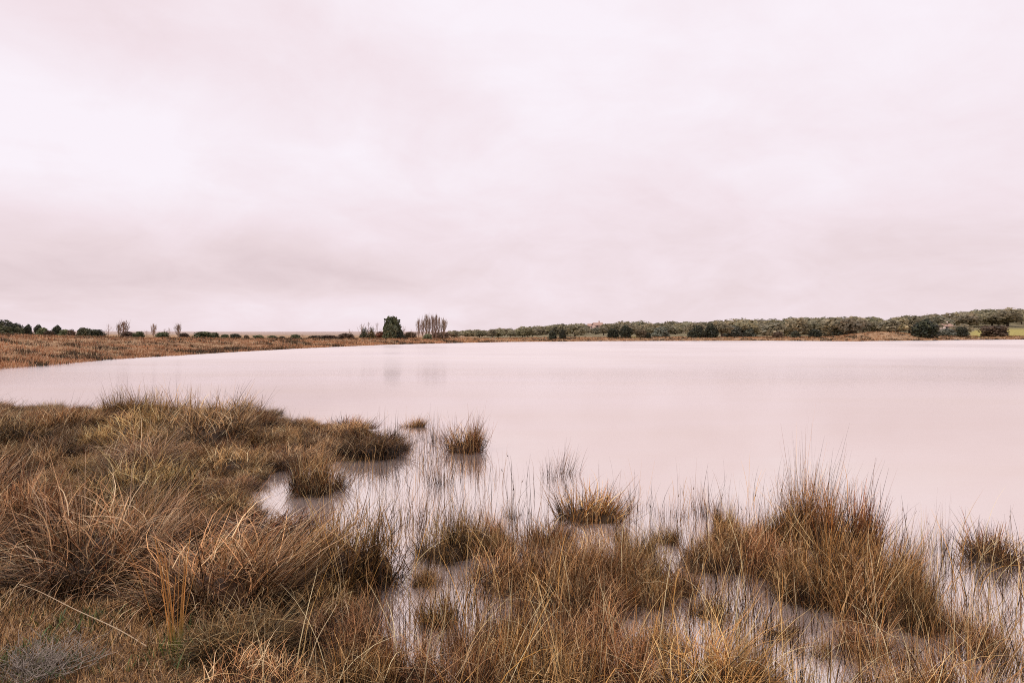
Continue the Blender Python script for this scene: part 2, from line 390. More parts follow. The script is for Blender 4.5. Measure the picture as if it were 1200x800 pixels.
VAR = {k: [tussock_mesh(k, 100 * i + s) for s in range(m)] for i, (k, m) in enumerate([('meadow', 6), ('marsh', 6), ('dome', 6), ('tuft', 4), ('wisp', 4), ('mop', 7)])}
for k in VAR:
    for me, _, _ in VAR[k]: me.materials.append(M_GRASS)
NT = [0]
def tussock(kind, x, y, z, W, H, label, group, tint=(1, 1, 1), name='grass_tussock'):
    me, w0, h0 = VAR[kind][random.randrange(len(VAR[kind]))]
    o = bpy.data.objects.new(name, me); C.objects.link(o)
    o.location = (x, y, z); s = W / w0
    o.scale = (s, s, H / h0)
    o.rotation_euler = (0, 0, random.uniform(-1.1, 1.1))
    o.rotation_euler = (random.uniform(-.14, .14), random.uniform(-.14, .14), o.rotation_euler[2]); o.scale = (s * random.uniform(.88, 1.14), s * random.uniform(.88, 1.14), H / h0)
    o.color = (*tint, 1); NT[0] += 1
    return tag(o, label, 'grass tussock', group)

def tussock_px(kind, u, yb, w, h, label, group, tint=(1, 1, 1)):
    x, d, z = from_px(u, yb)
    return tussock(kind, x, d, z, w / F * d, h / F * d, label, group, tint), (x, d)

PLACED = []   # (x, y, r) of every tussock
MARSH_G = 'grass tussocks standing in the shallow water'
MEAD_G = 'grass tussocks crowding the left shore'
EXPL = [
 # kind, px, base row, width, height, tint, label
 ('tuft', 544, 531, 64, 44, (1, .9, .8), 'spiky russet tuft alone in open water, farthest out from the shore', MARSH_G),
 ('tuft', 485, 502, 38, 13, (1, .9, .8), 'low russet tuft in open water just behind the lone spiky one', MARSH_G),
 ('tuft', 470, 529, 34, 19, (.85, .78, .7), 'small brown tuft in water between left meadow and lone spiky tuft', MARSH_G),
 ('dome', 370, 578, 90, 56, (1.05, 1, .95), 'bushy tan topped tussock with dark foot at far edge of the small pool', MARSH_G),
 ('mop', 408, 676, 150, 92, (.72, .64, .52), 'large dark rounded tussock at near edge of the small pool', MARSH_G),
 ('mop', 147, 494, 60, 40, (.62, .55, .45), 'dark twin peaked tussock at far edge of the left meadow', MEAD_G),
 ('mop', 186, 494, 72, 38, (.80, .72, .60), 'dark hump beside the twin peaked tussock at far meadow edge', MEAD_G),
 ('mop', 303, 505, 44, 30, (.62, .56, .48), 'short dark rounded tussock on the far meadow edge, right half', MEAD_G),
 ('meadow', 108, 672, 215, 108, (1.12, 1.1, 1.08), 'broad pale straw tussock left of the tall orange reeds', MEAD_G),
 ('meadow', 262, 706, 230, 108, (1.15, 1.1, 1.02), 'large pale tussock right of the tall orange reeds, tips swept right', MEAD_G),
 ('tuft', 690, 612, 100, 48, (1.1, 1, .9), 'orange brown tuft at the outer marsh edge, middle of the photo', MARSH_G),
 ('mop', 527, 655, 100, 58, (.72, .64, .54), 'dark brown tussock in the marsh right of large dark rounded one', MARSH_G),
 ('wisp', 832, 606, 50, 52, (.9, .8, .7), 'thin wispy tuft at the outer marsh edge left of the tallest tussock', MARSH_G),
 ('marsh', 948, 640, 84, 112, (1.05, .95, .9), 'tallest feathery tussock at the outer edge of the right marsh', MARSH_G),
 ('tuft', 992, 648, 94, 84, (1.0, .9, .8), 'spiky russet tussock pressed against the right side of the tallest one', MARSH_G),
 ('marsh', 962, 692, 100, 92, (.92, .82, .68), 'brown tussock directly in front of the tallest feathery one', MARSH_G),
 ('marsh', 1012, 716, 110, 96, (.95, .86, .74), 'straw brown tussock in front of the spiky russet one on the right', MARSH_G),
 ('dome', 918, 640, 80, 54, (.8, .72, .6), 'brown tussock touching the left side of the tallest feathery one', MARSH_G),
 ('marsh', 1048, 690, 80, 74, (.95, .82, .7), 'slim brown tussock on the right flank of the tallest one', MARSH_G),
 ('tuft', 1168, 660, 120, 44, (.6, .58, .5), 'dark low tussock by itself at the right edge of the marsh', MARSH_G),
 ('meadow', 832, 828, 190, 98, (1.15, 1.02, .72), 'golden domed tussock at the bottom edge below the right marsh', MARSH_G),
 ('marsh', 515, 738, 64, 56, (.85, .78, .58), 'small upright olive brown tussock in front of a patch of open water', MARSH_G),
]
for k, u, yb, w, h, t, lab, g in EXPL:
    o, (x, d) = tussock_px(k, u, yb, w, h, lab, g, t)
    PLACED.append((x, d, w / F * d * .5))

def free(x, y, r, f=.76):
    return all((x - a) ** 2 + (y - b) ** 2 > (f * (r + c)) ** 2 for a, b, c in PLACED)

# more marsh tussocks, from the photograph's lower right
MARSH = [('marsh',625,690,90,70),('marsh',668,700,80,80),('tuft',640,640,70,34),('marsh',720,690,80,62),('dome',585,655,60,40),
 ('marsh',745,655,60,46),('wisp',785,610,50,40),('tuft',835,665,66,34),('tuft',780,640,44,30),
 ('marsh',560,775,100,80),('marsh',640,790,130,95),('marsh',700,760,110,80),('marsh',735,815,120,110),('marsh',480,800,110,80),('marsh',540,830,150,110),('marsh',650,850,160,120),
 ('wisp',872,765,60,60),('marsh',1015,772,90,66),('marsh',1075,745,70,80),('wisp',1110,770,110,100),('wisp',1185,790,120,110),
 ('marsh',1045,842,130,96),('marsh',945,846,110,84),('wisp',1090,650,60,60),('wisp',605,610,40,36),('wisp',655,560,60,46),('wisp',740,600,60,40),
 ('wisp',790,740,90,70),('marsh',765,715,70,50),('wisp',700,640,90,54),('dome',705,720,90,50),('marsh',850,620,40,36),('wisp',520,570,60,40),
 ('wisp',500,520,50,30),('marsh',425,772,100,64),('marsh',410,830,150,110),('marsh',1120,850,150,130),('marsh',800,700,60,44),('tuft',880,650,60,36),('wisp',862,722,90,66),('tuft',908,748,70,36),('wisp',985,778,90,66),('tuft',828,728,60,36),('tuft',952,772,64,34),('mop',1110,742,70,40),('wisp',1150,730,90,60),('dome',900,674,96,58),('dome',955,708,110,60),('mop',1012,728,96,60),('dome',1062,708,84,62),('mop',830,668,90,44),('mop',760,690,90,50),('mop',690,672,96,50),('mop',590,690,96,50),('mop',648,720,100,60),('marsh',575,640,60,44),('marsh',735,690,70,56),('dome',850,650,80,48),('marsh',690,800,120,95),('dome',610,760,110,66),('marsh',590,800,120,90),('tuft',870,640,50,36),('dome',500,690,40,30),('marsh',770,770,90,70),('wisp',1060,800,130,110),('wisp',1140,680,80,60),('marsh',880,820,110,100),('marsh',1150,770,80,70)]
for k, u, yb, w, h in MARSH:
    x, d, z = from_px(u, yb)
    far_ = u > 780
    lab = ('straw and brown clump among the reedy clumps in right marsh shallows' if far_ else 'straw and brown clump among the crowded clumps of the middle marsh')
    g = 'reedy clumps in the right marsh' if far_ else 'crowded clumps in the middle marsh'
    t = np.array([1, .92, .86]) * random.uniform(.6, 1.12)
    if yb > 745: w, h = w * .88, h * .80
    tussock(k, x, d, z, w / F * d, h / F * d, lab, g, tuple(t))
    PLACED.append((x, d, w / F * d * .42))

# the meadow on the left shore
random.seed(12)
cand = 0
tries = 0
while cand < 215 and tries < 9000:
    tries += 1
    d = math.sqrt(random.uniform(3.1 ** 2, 17.6 ** 2)); u = random.uniform(-90, 500)
    x = (u - 600) / F * d
    sd = float(lake_sd(np.array([x]), np.array([d]))[0])
    if sd < .12: continue
    if d < 4.75 and -200 < u < 255: continue           # the bare patch at the photographer's feet
    if 3.3 < d < 4.3 and 165 < u < 250: continue
    big = random.random()
    r = random.uniform(.20, .34) if big < .55 else random.uniform(.38, .62)
    if d > 11: r *= 1.25
    if not free(x, d, r): continue
    z = float(terrain(np.array([x]), np.array([d]))[0])
    edge = d > 12 or sd < .8
    k = random.choice(['mop', 'mop', 'mop', 'mop', 'dome', 'tuft'] if edge or d > 9 else ['meadow', 'meadow', 'mop', 'mop', 'dome'])
    W = r * 2.25; H = W * random.uniform(.34, .52) if k != 'meadow' else W * random.uniform(.42, .58)
    tt = random.uniform(.62, 1.2)
    tint = (tt, tt * random.uniform(.92, 1.0), tt * random.uniform(.82, 1.0))
    H *= float(np.interp(sd, [.1, 1.0], [.72, 1])) * float(np.interp(d, [9, 14], [1, .64]))
    if 255 < u < 470 and HOR + (CAM_H - .1) * F / d > 600: H = min(H, max(CAM_H - .1 - (616 - HOR) / F * d, .16))
    if random.random() < (.34 if edge else .12): tint = tuple(c * .55 for c in tint)
    lab = ('brown tussock in the packed far part of the left meadow' if d > 9 else 'tan tussock packed among others in near part of left meadow')
    tussock(k, x, d, z, W, H, lab, 'packed tussocks of the far left meadow' if d > 9 else 'packed tussocks of the near left meadow', tint)
    PLACED.append((x, d, r)); cand += 1
print('tussocks', NT[0], 'meadow', cand, tries)

# ------------------------------------------------------------------ loose grass between the tussocks
def scatter(n, d0, d1, u0, u1):
    d = np.sqrt(R.uniform(d0 ** 2, d1 ** 2, n)); u = R.uniform(u0, u1, n)
    x = (u - 600) / F * d
    return x, d, u
def loose(name, x, y, z, L, cols, wts, width, th, curl, K, label, cat, root=.5, tint=None):
    n = len(x)
    base = np.stack([x, y, z], 1)
    c = palette(n, cols, wts, R)
    if tint is not None: c = c * tint[:, None]
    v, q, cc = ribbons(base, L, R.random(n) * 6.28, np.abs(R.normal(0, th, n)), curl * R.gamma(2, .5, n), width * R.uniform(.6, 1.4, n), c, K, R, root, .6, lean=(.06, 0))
    return tag(link(name, mesh_np(name, v, q, cc), M_GRASS), label, cat, kind='stuff')

x, y, u = scatter(95000, 3.0, 17.8, -180, 520)
sd = lake_sd(x, y)
keep = (sd > -.15) & ~((y < 4.5) & (u > -150) & (u < 250) & (R.random(len(x)) < .95))
x, y, u, sd = x[keep], y[keep], u[keep], sd[keep]
z = np.maximum(terrain(x, y), -.03) - .02
pn = fbm(x * 1.5, y * 1.5)
L = R.uniform(.04, .17, len(x)) * (1 + .5 * pn) * np.where(R.random(len(x)) < .05, 2.6, 1)
loose('grass', x, y, z, L, [TAN, BROWN, STRAW, DARK, RUSSET, PALE], [2, 3.4, .9, 5, 1, .8], .0046, .62, .9, 4, 'loose dry brown grass between the tussocks of the left meadow', 'grass', .45, np.clip(.8 + .35 * pn, .45, 1.1))

# reedy stems standing in the water: dense to the lower right, thin further out
x, y, u = scatter(125000, 3.2, 13.5, 380, 1420)
py = HOR + CAM_H * F / y
sd = lake_sd(x, y)
edge = np.interp(u, [380, 430, 480, 560, 600, 650, 760, 830, 880, 960, 1020, 1080, 1140, 1300], [520, 500, 490, 520, 570, 560, 590, 590, 590, 575, 600, 640, 640, 620])
dens = smooth(0, 120, py - edge)
cl = fbm(x * 1.15 + 7, y * 1.15); cl2 = fbm(x * 3.5, y * 3.5, 2)
dens = dens * smooth(-.30, .42, cl + .35 * cl2)
pool = np.exp(-(((u - 470) / 36) ** 2 + ((py - 688) / 26) ** 2)) + np.exp(-(((u - 580) / 40) ** 2 + ((py - 672) / 18) ** 2)) + np.exp(-(((u - 700) / 24) ** 2 + ((py - 740) / 22) ** 2)) + np.exp(-(((u - 895) / 34) ** 2 + ((py - 715) / 34) ** 2)) + np.exp(-(((u - 1020) / 60) ** 2 + ((py - 765) / 18) ** 2))
pool = pool + 1.2 * np.exp(-(((u - 350) / 85) ** 2 + ((py - 596) / 30) ** 2)) + 1.0 * np.exp(-(((u - 440) / 50) ** 2 + ((py - 588) / 18) ** 2)) + np.exp(-(((u - 950) / 50) ** 2 + ((py - 735) / 22) ** 2)) + np.exp(-(((u - 1130) / 46) ** 2 + ((py - 735) / 60) ** 2)) + np.exp(-(((u - 800) / 40) ** 2 + ((py - 700) / 18) ** 2))
dens = np.maximum(dens, .55 * smooth(780, 840, u) * smooth(640, 690, py)) * (1 - np.clip(pool, 0, 1) * np.interp(u, [760, 860], [.9, .5]))
keep = (sd < .1) & (R.random(len(x)) < dens * .50 * np.interp(u, [380, 700, 1000, 1400], [.8, 1, .8, .6]))
x, y, u, py = x[keep], y[keep], u[keep], py[keep]
L = R.uniform(.10, .56, len(x)) * np.interp(py, [480, 600, 700], [.7, .8, 1]) * (.75 + .5 * R.random(len(x)))
loose('reeds', x, y, np.full(len(x), -.04), L, [BROWN, TAN, DARK, STRAW, GOLD, PALE], [3, 2.0, 7.0, 1.6, 1.2, 1.1], .0050, .17, .55, 4, 'thin brown reedy stems standing in the shallow water', 'reeds', .4)
print('reeds', len(x))
# sparse, thin, upright stems at the outer fringe
x, y, u = scatter(2600, 5, 14, 400, 1230)
py = HOR + CAM_H * F / y
edge = np.interp(u, [400, 480, 560, 600, 650, 760, 830, 960, 1080, 1140, 1230], [505, 490, 510, 560, 560, 570, 575, 575, 610, 630, 620])
keep = (lake_sd(x, y) < 0) & (py > edge) & (py < edge + 110) & (fbm(x * .9, y * .9) > -.15)
x, y = x[keep], y[keep]
loose('sparse_reeds', x, y, np.full(len(x), -.04), R.uniform(.15, .55, len(x)), [DARK, BROWN, TAN], [3, 2, 1.5], .0042, .10, .3, 4, 'scattered single dark stems at the outer fringe of the marsh', 'reeds', .7)

x, y, u = scatter(900, 5, 10.5, 440, 1230)
py = HOR + CAM_H * F / y
edge = np.interp(u, [440, 480, 560, 600, 650, 760, 830, 960, 1080, 1140, 1230], [520, 510, 520, 560, 570, 585, 585, 590, 620, 640, 630])
keep = (lake_sd(x, y) < 0) & (py > edge + 14) & (py < edge + 80) & (R.random(len(x)) < .55)
x, y = x[keep], y[keep]; n = len(x)
az = R.random(n) * 6.28; th = np.abs(R.normal(0, .13, n)); Ls = R.uniform(.25, .6, n); base = np.stack([x, y, np.full(n, -.04)], 1)
cs_ = palette(n, [DARK, BROWN], [3, 2], R)
tip = base + (Ls * .93)[:, None] * np.stack([np.sin(th) * np.cos(az), np.sin(th) * np.sin(az), np.cos(th)], 1)
v1 = ribbons(base, Ls, az, th, np.zeros(n), np.full(n, .0060), cs_, 3, R, .8, 0)
k2 = R.random(n) < .4
v2 = ribbons(tip[k2] + np.array([0, 0, -.03]), np.full(k2.sum(), .035), az[k2], th[k2] + .35, np.zeros(k2.sum()), np.full(k2.sum(), .010), cs_[k2] * .8, 2, R, 1, 0)
v, q, c = merge([v1, v2])
tag(link('rushes', mesh_np('rushes', v, q, c), M_GRASS), 'thin dark rushes with small seed heads along the outer marsh edge', 'rushes', kind='stuff')

# long bleached stems arching through the near marsh
x, y, u = scatter(1100, 3.1, 5.6, 300, 1300)
keep = (fbm(x * 1.2 + 3, y * 1.2) > -.12) & (R.random(len(x)) < np.interp(y, [3.2, 5.6], [1, .25]))
x, y = x[keep], y[keep]
loose('straw_stems', x, y, np.maximum(terrain(x, y), -.04), R.uniform(.3, .78, len(x)), [PALE, STRAW, GOLD], [2, 2, 1.4], .0052, .24, 1.0, 6, 'long bleached straw stems arching through the near marsh', 'grass', .55)

# litter, short turf and weeds on the bare patch at the photographer's feet
x, y, u = scatter(26000, 2.7, 4.6, -140, 330)
keep = lake_sd(x, y) > .05
x, y = x[keep], y[keep]
loose('grass_litter', x, y, terrain(x, y) + .004, R.uniform(.02, .085, len(x)), [STRAW, TAN, BROWN, GREY, OLIVE, DARK], [2.0, 3, 3, 1.2, .8, 2], .0042, 1.0, .5, 3, 'short dry turf and litter on the bare patch at bottom left', 'grass', .8)
x, y, u = scatter(5200, 2.8, 4.4, -20, 300)
pn = fbm(x * 2.6 + 4, y * 2.6)
keep = (lake_sd(x, y) > .2) & (pn > .2) & (R.random(len(x)) < .6)
x, y = x[keep], y[keep]
loose('weeds', x, y, terrain(x, y) + .002, R.uniform(.03, .11, len(x)), [OLIVE * 1.1, OLIVE * .6, np.array([.13, .20, .07]), np.array([.09, .13, .07])], [2, 2, 2, 1], .011, .8, 1.0, 3, 'small green weeds on the bare patch at bottom left', 'weeds', .9)

# far banks: low brown heath grass in one carpet
def bank(n, u0, u1, dmax, seed, name, label, hmul=1):
    r = np.random.default_rng(seed)
    u = r.uniform(u0, u1, n); dd = dmax * r.random(n) ** 1.3
    d = shore_d(u) + dd - .2
    x = (u - 600) / F * d
    sd = lake_sd(x, d)
    k = sd > -.25; x, d, u, sd = x[k], d[k], u[k], sd[k]
    z = np.maximum(terrain(x, d), -.02)
    pn = fbm(x * .34 + 2, d * .5, 5); p2 = fbm(x * .12, d * .12)
    m = 11
    X = np.repeat(x, m) + r.normal(0, .22, len(x) * m); Y = np.repeat(d, m) + r.normal(0, .22, len(x) * m)
    Z = np.repeat(z, m) - .03
    dark = np.repeat(pn, m) > .14
    nn = len(X)
    c = palette(nn, [TAN * .85, RUSSET * .8, BROWN * 1.15, STRAW * .75, GOLD * .6], [3, .8, 3, 2.0, 1.2], r)
    cd = palette(nn, [DARK, OLIVE * .5, BROWN * .5], [2.4, 2, 1.2], r)
    c = np.where(dark[:, None], cd, c) * np.clip(1.0 + .5 * np.repeat(p2, m), .6, 1.4)[:, None] * np.array([1.0, 1.0, 1.2])
    L = hmul * r.uniform(.12, .36, nn) * np.where(dark, 1.3, 1) * (1 + .4 * np.repeat(p2, m))
    wd = np.repeat(np.interp(d, [30, 200], [.028, .11]), m)
    v, q, cc = ribbons(np.stack([X, Y, Z], 1), L, r.random(nn) * 6.28, np.abs(r.normal(0, .8, nn)), .6 * r.gamma(2, .5, nn), wd, c, 2, r, .6, .5)
    return tag(link(name, mesh_np(name, v, q, cc), M_GRASS), label, 'heath grass', kind='stuff')
bank(9500, -140, 540, 45, 5, 'bank_grass', 'low russet heath grass covering the left far bank')
bank(5200, 540, 1280, 34, 6, 'bank_grass', 'low russet grass along the far right shore', 1.1)

# ------------------------------------------------------------------ reed clump, shrub and stalks at lower left
def tube(pts, radii, col, sides=4):
    pts = np.array(pts, float); n = len(pts)
    v = []; 
    for i in range(n):
        t = pts[min(i + 1, n - 1)] - pts[max(i - 1, 0)]; t = t / (np.linalg.norm(t) + 1e-9)
        a = np.cross(t, [0.3, .9, .2]); a /= np.linalg.norm(a) + 1e-9; b = np.cross(t, a)
        for k in range(sides):
            th = 2 * math.pi * k / sides
            v.append(pts[i] + radii[i] * (a * math.cos(th) + b * math.sin(th)))
    q = [(i * sides + k, i * sides + (k + 1) % sides, (i + 1) * sides + (k + 1) % sides, (i + 1) * sides + k) for i in range(n - 1) for k in range(sides)]
    c = np.array(col, float)
    if c.ndim == 1: c = np.tile(c, (n, 1))
    return np.array(v), np.array(q), np.repeat(c, sides, 0)

def reed_clump():
    x, d, z = from_px(207, 768)
    r = np.random.default_rng(21); parts = []
    for i in range(17):
        bx, by = r.normal(0, .026, 2)
        L = r.uniform(.40, .70) if i > 4 else r.uniform(.66, .74)
        az = r.uniform(0, 6.28); th = abs(r.normal(0, .12)) + .02
        pts = []; p = np.array([bx, by, -.02])
        for k in range(7):
            pts.append(p.copy()); t_ = th + .10 * k / 6
            p = p + L / 6 * np.array([math.sin(t_) * math.cos(az), math.sin(t_) * math.sin(az), math.cos(t_)])
        t = np.linspace(0, 1, 7)[:, None]
        green = np.array([.15, .21, .05]); org = np.array([.80, .44, .13]) * r.uniform(.5, 1.15)
        g = smooth(.12, .42, t)
        parts.append(tube(pts, np.linspace(.0036, .0016, 7), green * (1 - g) + org * g))
    v, q, c = merge(parts)
    o = link('reed_clump', mesh_np('reed_clump', v, q, c, True), M_GRASS); o.location = (x, d, z)
    tag(o, 'upright clump of tall orange stalks with green feet by the bare patch', 'reeds')
reed_clump()

def grey_shrub():
    x, d, z = from_px(42, 790)
    r = np.random.default_rng(5); parts = []
    for i in range(170):
        az = r.uniform(0, 6.28); th = r.uniform(.1, 1.2); L = r.uniform(.12, .27)
        p = np.array([r.normal(0, .09), r.normal(0, .07), -.01]); pts = [p.copy()]
        for k in range(4):
            p = p + L / 4 * np.array([math.sin(th) * math.cos(az) + .25, math.sin(th) * math.sin(az), math.cos(th)]); th += r.normal(.03, .12); az += r.normal(0, .25); pts.append(p.copy())
        c = np.array([.44, .385, .32]) * r.uniform(.4, 1.3)
        parts.append(tube(pts, np.linspace(.0024, .0008, 5), c, 3))
        for j in range(3):
            q0 = pts[r.integers(1, 4)]; a2 = r.uniform(0, 6.28); dv = np.array([math.cos(a2), math.sin(a2), r.uniform(.2, 1)]) * r.uniform(.03, .07)
            parts.append(tube([q0, q0 + dv * .6, q0 + dv], [.0012, .001, .0006], c * 1.1, 3))
    v, q, c = merge(parts)
    o = link('dry_shrub', mesh_np('dry_shrub', v, q, c), M_BARK)
    o.location = (x, d, z)
    tag(o, 'low grey twiggy dead shrub in the bottom left corner', 'shrub')
    lv = r.normal(0, 1, (420, 3)) * np.array([.14, .12, .03]); lv[:, 2] = np.abs(lv[:, 2]) + .02
    n = len(lv)
    v2, q2, c2 = ribbons(lv, r.uniform(.02, .05, n), r.random(n) * 6.28, r.uniform(.3, 1.4, n), r.uniform(0, .6, n), np.full(n, .009), palette(n, [OLIVE * .8, np.array([.10, .13, .06])], [1, 1], r), 2, r, .9)
    link('leaves', mesh_np('leaves', v2, q2, c2), M_LEAF, o)
grey_shrub()

def stalk(pa, ya, za, pb, yb, zb, sag, label, col):
    xa, da, ga = from_px(pa, ya); xb, db, gb = from_px(pb, yb)
    def at(u, y, h):   # a point h above the ground there
        z = from_px(u, y)[2] + h; dd = (CAM_H - z) * F / (y - HOR); return np.array([(u - 600) / F * dd, dd, z])
    A, B = at(pa, ya, za), at(pb, yb, zb)
    t = np.linspace(0, 1, 12)[:, None]
    pts = A * (1 - t) + B * t + np.array([0, 0, 1]) * sag * (t * (1 - t) * 4) + .006 * np.sin(t * 9) * np.array([1, .4, .3])
    v, q, c = tube(pts - pts[0], np.linspace(.0042, .002, 12), col)
    o = link('dry_stalk', mesh_np('dry_stalk', v, q, c, True), M_GRASS); o.location = pts[0]
    tag(o, label, 'stalk')
stalk(172, 757, .02, 22, 684, .12, .02, 'long pale dry stalk lying slanted across the bare patch', np.array([.58, .46, .30]))
stalk(350, 806, .02, 394, 708, .30, .03, 'single pale stalk leaning over the grass right of the orange reeds', np.array([.60, .47, .28]))

# ------------------------------------------------------------------ trees and bushes across the lake
OAK = [np.array([.40, .36, .225]), np.array([.35, .33, .22]), np.array([.46, .40, .245]), np.array([.31, .30, .21])]  # leaf colours of the wood, paled and greyed to paint in distance haze
DKG = [np.array([.055, .065, .040]), np.array([.040, .048, .034]), np.array([.085, .085, .045]), np.array([.060, .062, .050])]
GRN = [np.array([.14, .165, .085]), np.array([.11, .135, .08]), np.array([.20, .19, .10])]

def crown_data(seed, cols, n, lobes, low, leaf, flat=1.0):
    """leaf clumps spread through lobes; unit size: width 1, height 1, base at z = 0"""
    r = np.random.default_rng(seed)
    cs = []
    for i in range(lobes):
        a = r.uniform(0, 6.28); rr = r.uniform(0, .27)
        cs.append((rr * math.cos(a), rr * math.sin(a), r.uniform(low + .12, .78 - rr * .8), r.uniform(.17, .29)))
    cs.append((0, 0, .5 * (1 + low), .30))
    if low == 0:
        for i in range(5):
            a = i * 1.257 + r.uniform(-.3, .3); cs.append((.24 * math.cos(a), .24 * math.sin(a), .16, r.uniform(.17, .23)))
    cs = np.array(cs)
    k = r.choice(len(cs), n, p=cs[:, 3] ** 2 / np.sum(cs[:, 3] ** 2))
    dv = r.normal(0, 1, (n, 3)); dv /= np.linalg.norm(dv, axis=1)[:, None]
    rad = cs[k, 3] * (1 - .55 * r.random(n) ** 2.2)
    p = cs[k, :3] + dv * rad[:, None]
    p[:, 2] = np.clip(p[:, 2], low * .9, None)
    p[:, 2] *= flat
    nrm = dv + r.normal(0, .55, (n, 3)); nrm /= np.linalg.norm(nrm, axis=1)[:, None]
    t = np.cross(nrm, r.normal(0, 1, (n, 3))); t /= np.linalg.norm(t, axis=1)[:, None] + 1e-9; b = np.cross(nrm, t)
    s = leaf * r.uniform(.6, 1.5, n)[:, None]
    q4 = np.stack([p - t * s, p - b * s * .6, p + t * s, p + b * s * .6], 1).reshape(-1, 3)
    q = np.arange(4 * n).reshape(-1, 4)
    shade = .75 + .5 * r.random(len(cs))
    c = palette(n, cols, [1] * len(cols), r) * shade[k][:, None]
    return q4, q, np.repeat(c, 4, 0), cs

def trunk_data(seed, cs, low, rad, flat=1.0):
    r = np.random.default_rng(seed); parts = []
    top = np.array([0, 0, max(low + .15, .3) * flat]); bc = np.array([.13, .10, .075])
    parts.append(tube([(0, 0, -.06), (.01, 0, top[2] * .5), tuple(top)], [rad * 1.4, rad, rad * .8], bc, 6))
    for c in cs[:5]:
        e = c[:3] * np.array([1, 1, flat]); m = (top + e) / 2 + r.normal(0, .02, 3)
        parts.append(tube([top * .9, m, e], [rad * .7, rad * .45, rad * .2], bc, 5))
    return merge(parts)

def tree_pair(kind, i):
    sd_ = 1000 + 37 * i + {'oak': 0, 'bush': 500, 'green': 900, 'brown': 1300, 'grey': 1700, 'cone': 2100}[kind]
    cols = {'oak': OAK, 'bush': DKG, 'green': GRN, 'brown': [np.array([.13, .09, .06]), np.array([.10, .08, .055]), np.array([.17, .12, .08])],
            'grey': [np.array([.19, .20, .155]), np.array([.23, .225, .17]), np.array([.16, .175, .14])], 'cone': DKG + [OLIVE * .6]}[kind]
    low = .14 if kind == 'oak' else .0
    if kind == 'cone':
        v, q, c, cs = crown_data(sd_, cols, 900, 7, low, .045)
        k = 1.15 - .75 * np.clip(v[:, 2], 0, 1); v[:, 0] *= k; v[:, 1] *= k
    else:
        v, q, c, cs = crown_data(sd_, cols, 800 if kind == 'oak' else 2200, 8 if kind == 'oak' else 10, low, .06 if kind == 'oak' else .05)
    W = 2 * np.percentile(np.abs(v[:, 0]), 97); H = np.percentile(v[:, 2], 99.3)
    t = trunk_data(sd_ + 1, cs, low, .03)
    s = np.array([1 / W, 1 / W, 1 / H])
    return (v * s, q, c), (t[0] * s, t[1], t[2])

TREE = {}
for kind, m in [('bush', 4), ('green', 3), ('brown', 2), ('grey', 3), ('cone', 2)]:
    TREE[kind] = []
    for i in range(m):
        a, b = tree_pair(kind, i)
        ma = mesh_np('crown', *a); ma.materials.append(M_LEAF)
        mb = mesh_np('trunk', *b); mb.materials.append(M_BARK)
        TREE[kind].append((ma, mb))
OAKM = []
for i in range(6):
    a, b = tree_pair('oak', i)
    v, q, c = merge([a, b])
    me = mesh_np('oak_tree', v, q, c, mat_idx=[0] * len(a[1]) + [1] * len(b[1])); me.materials.append(M_OAK); me.materials.append(M_BARK)
    OAKM.append(me)

def height_to(u, ytop, d):
    x, z = ground(u, d)
    return x, z, CAM_H + (HOR - ytop) / F * d - z

def tree(name, kind, u, ytop, w, d, label, cat, group=None, tint=(1, 1, 1)):
    x, z, H = height_to(u, ytop, d)
    H = max(H, .5); W = w / F * d
    e = bpy.data.objects.new(name, None); C.objects.link(e); e.location = (x, d, z - .03); e.rotation_euler = (0, 0, random.uniform(0, 6.28)); e.scale = (W, W, H)
    tag(e, label, cat, group)
    ma, mb = random.choice(TREE[kind])
    for nm, me in (('crown', ma), ('trunk', mb)):
        o = bpy.data.objects.new(nm, me); C.objects.link(o); o.parent = e; o.color = (*tint, 1)
    return e

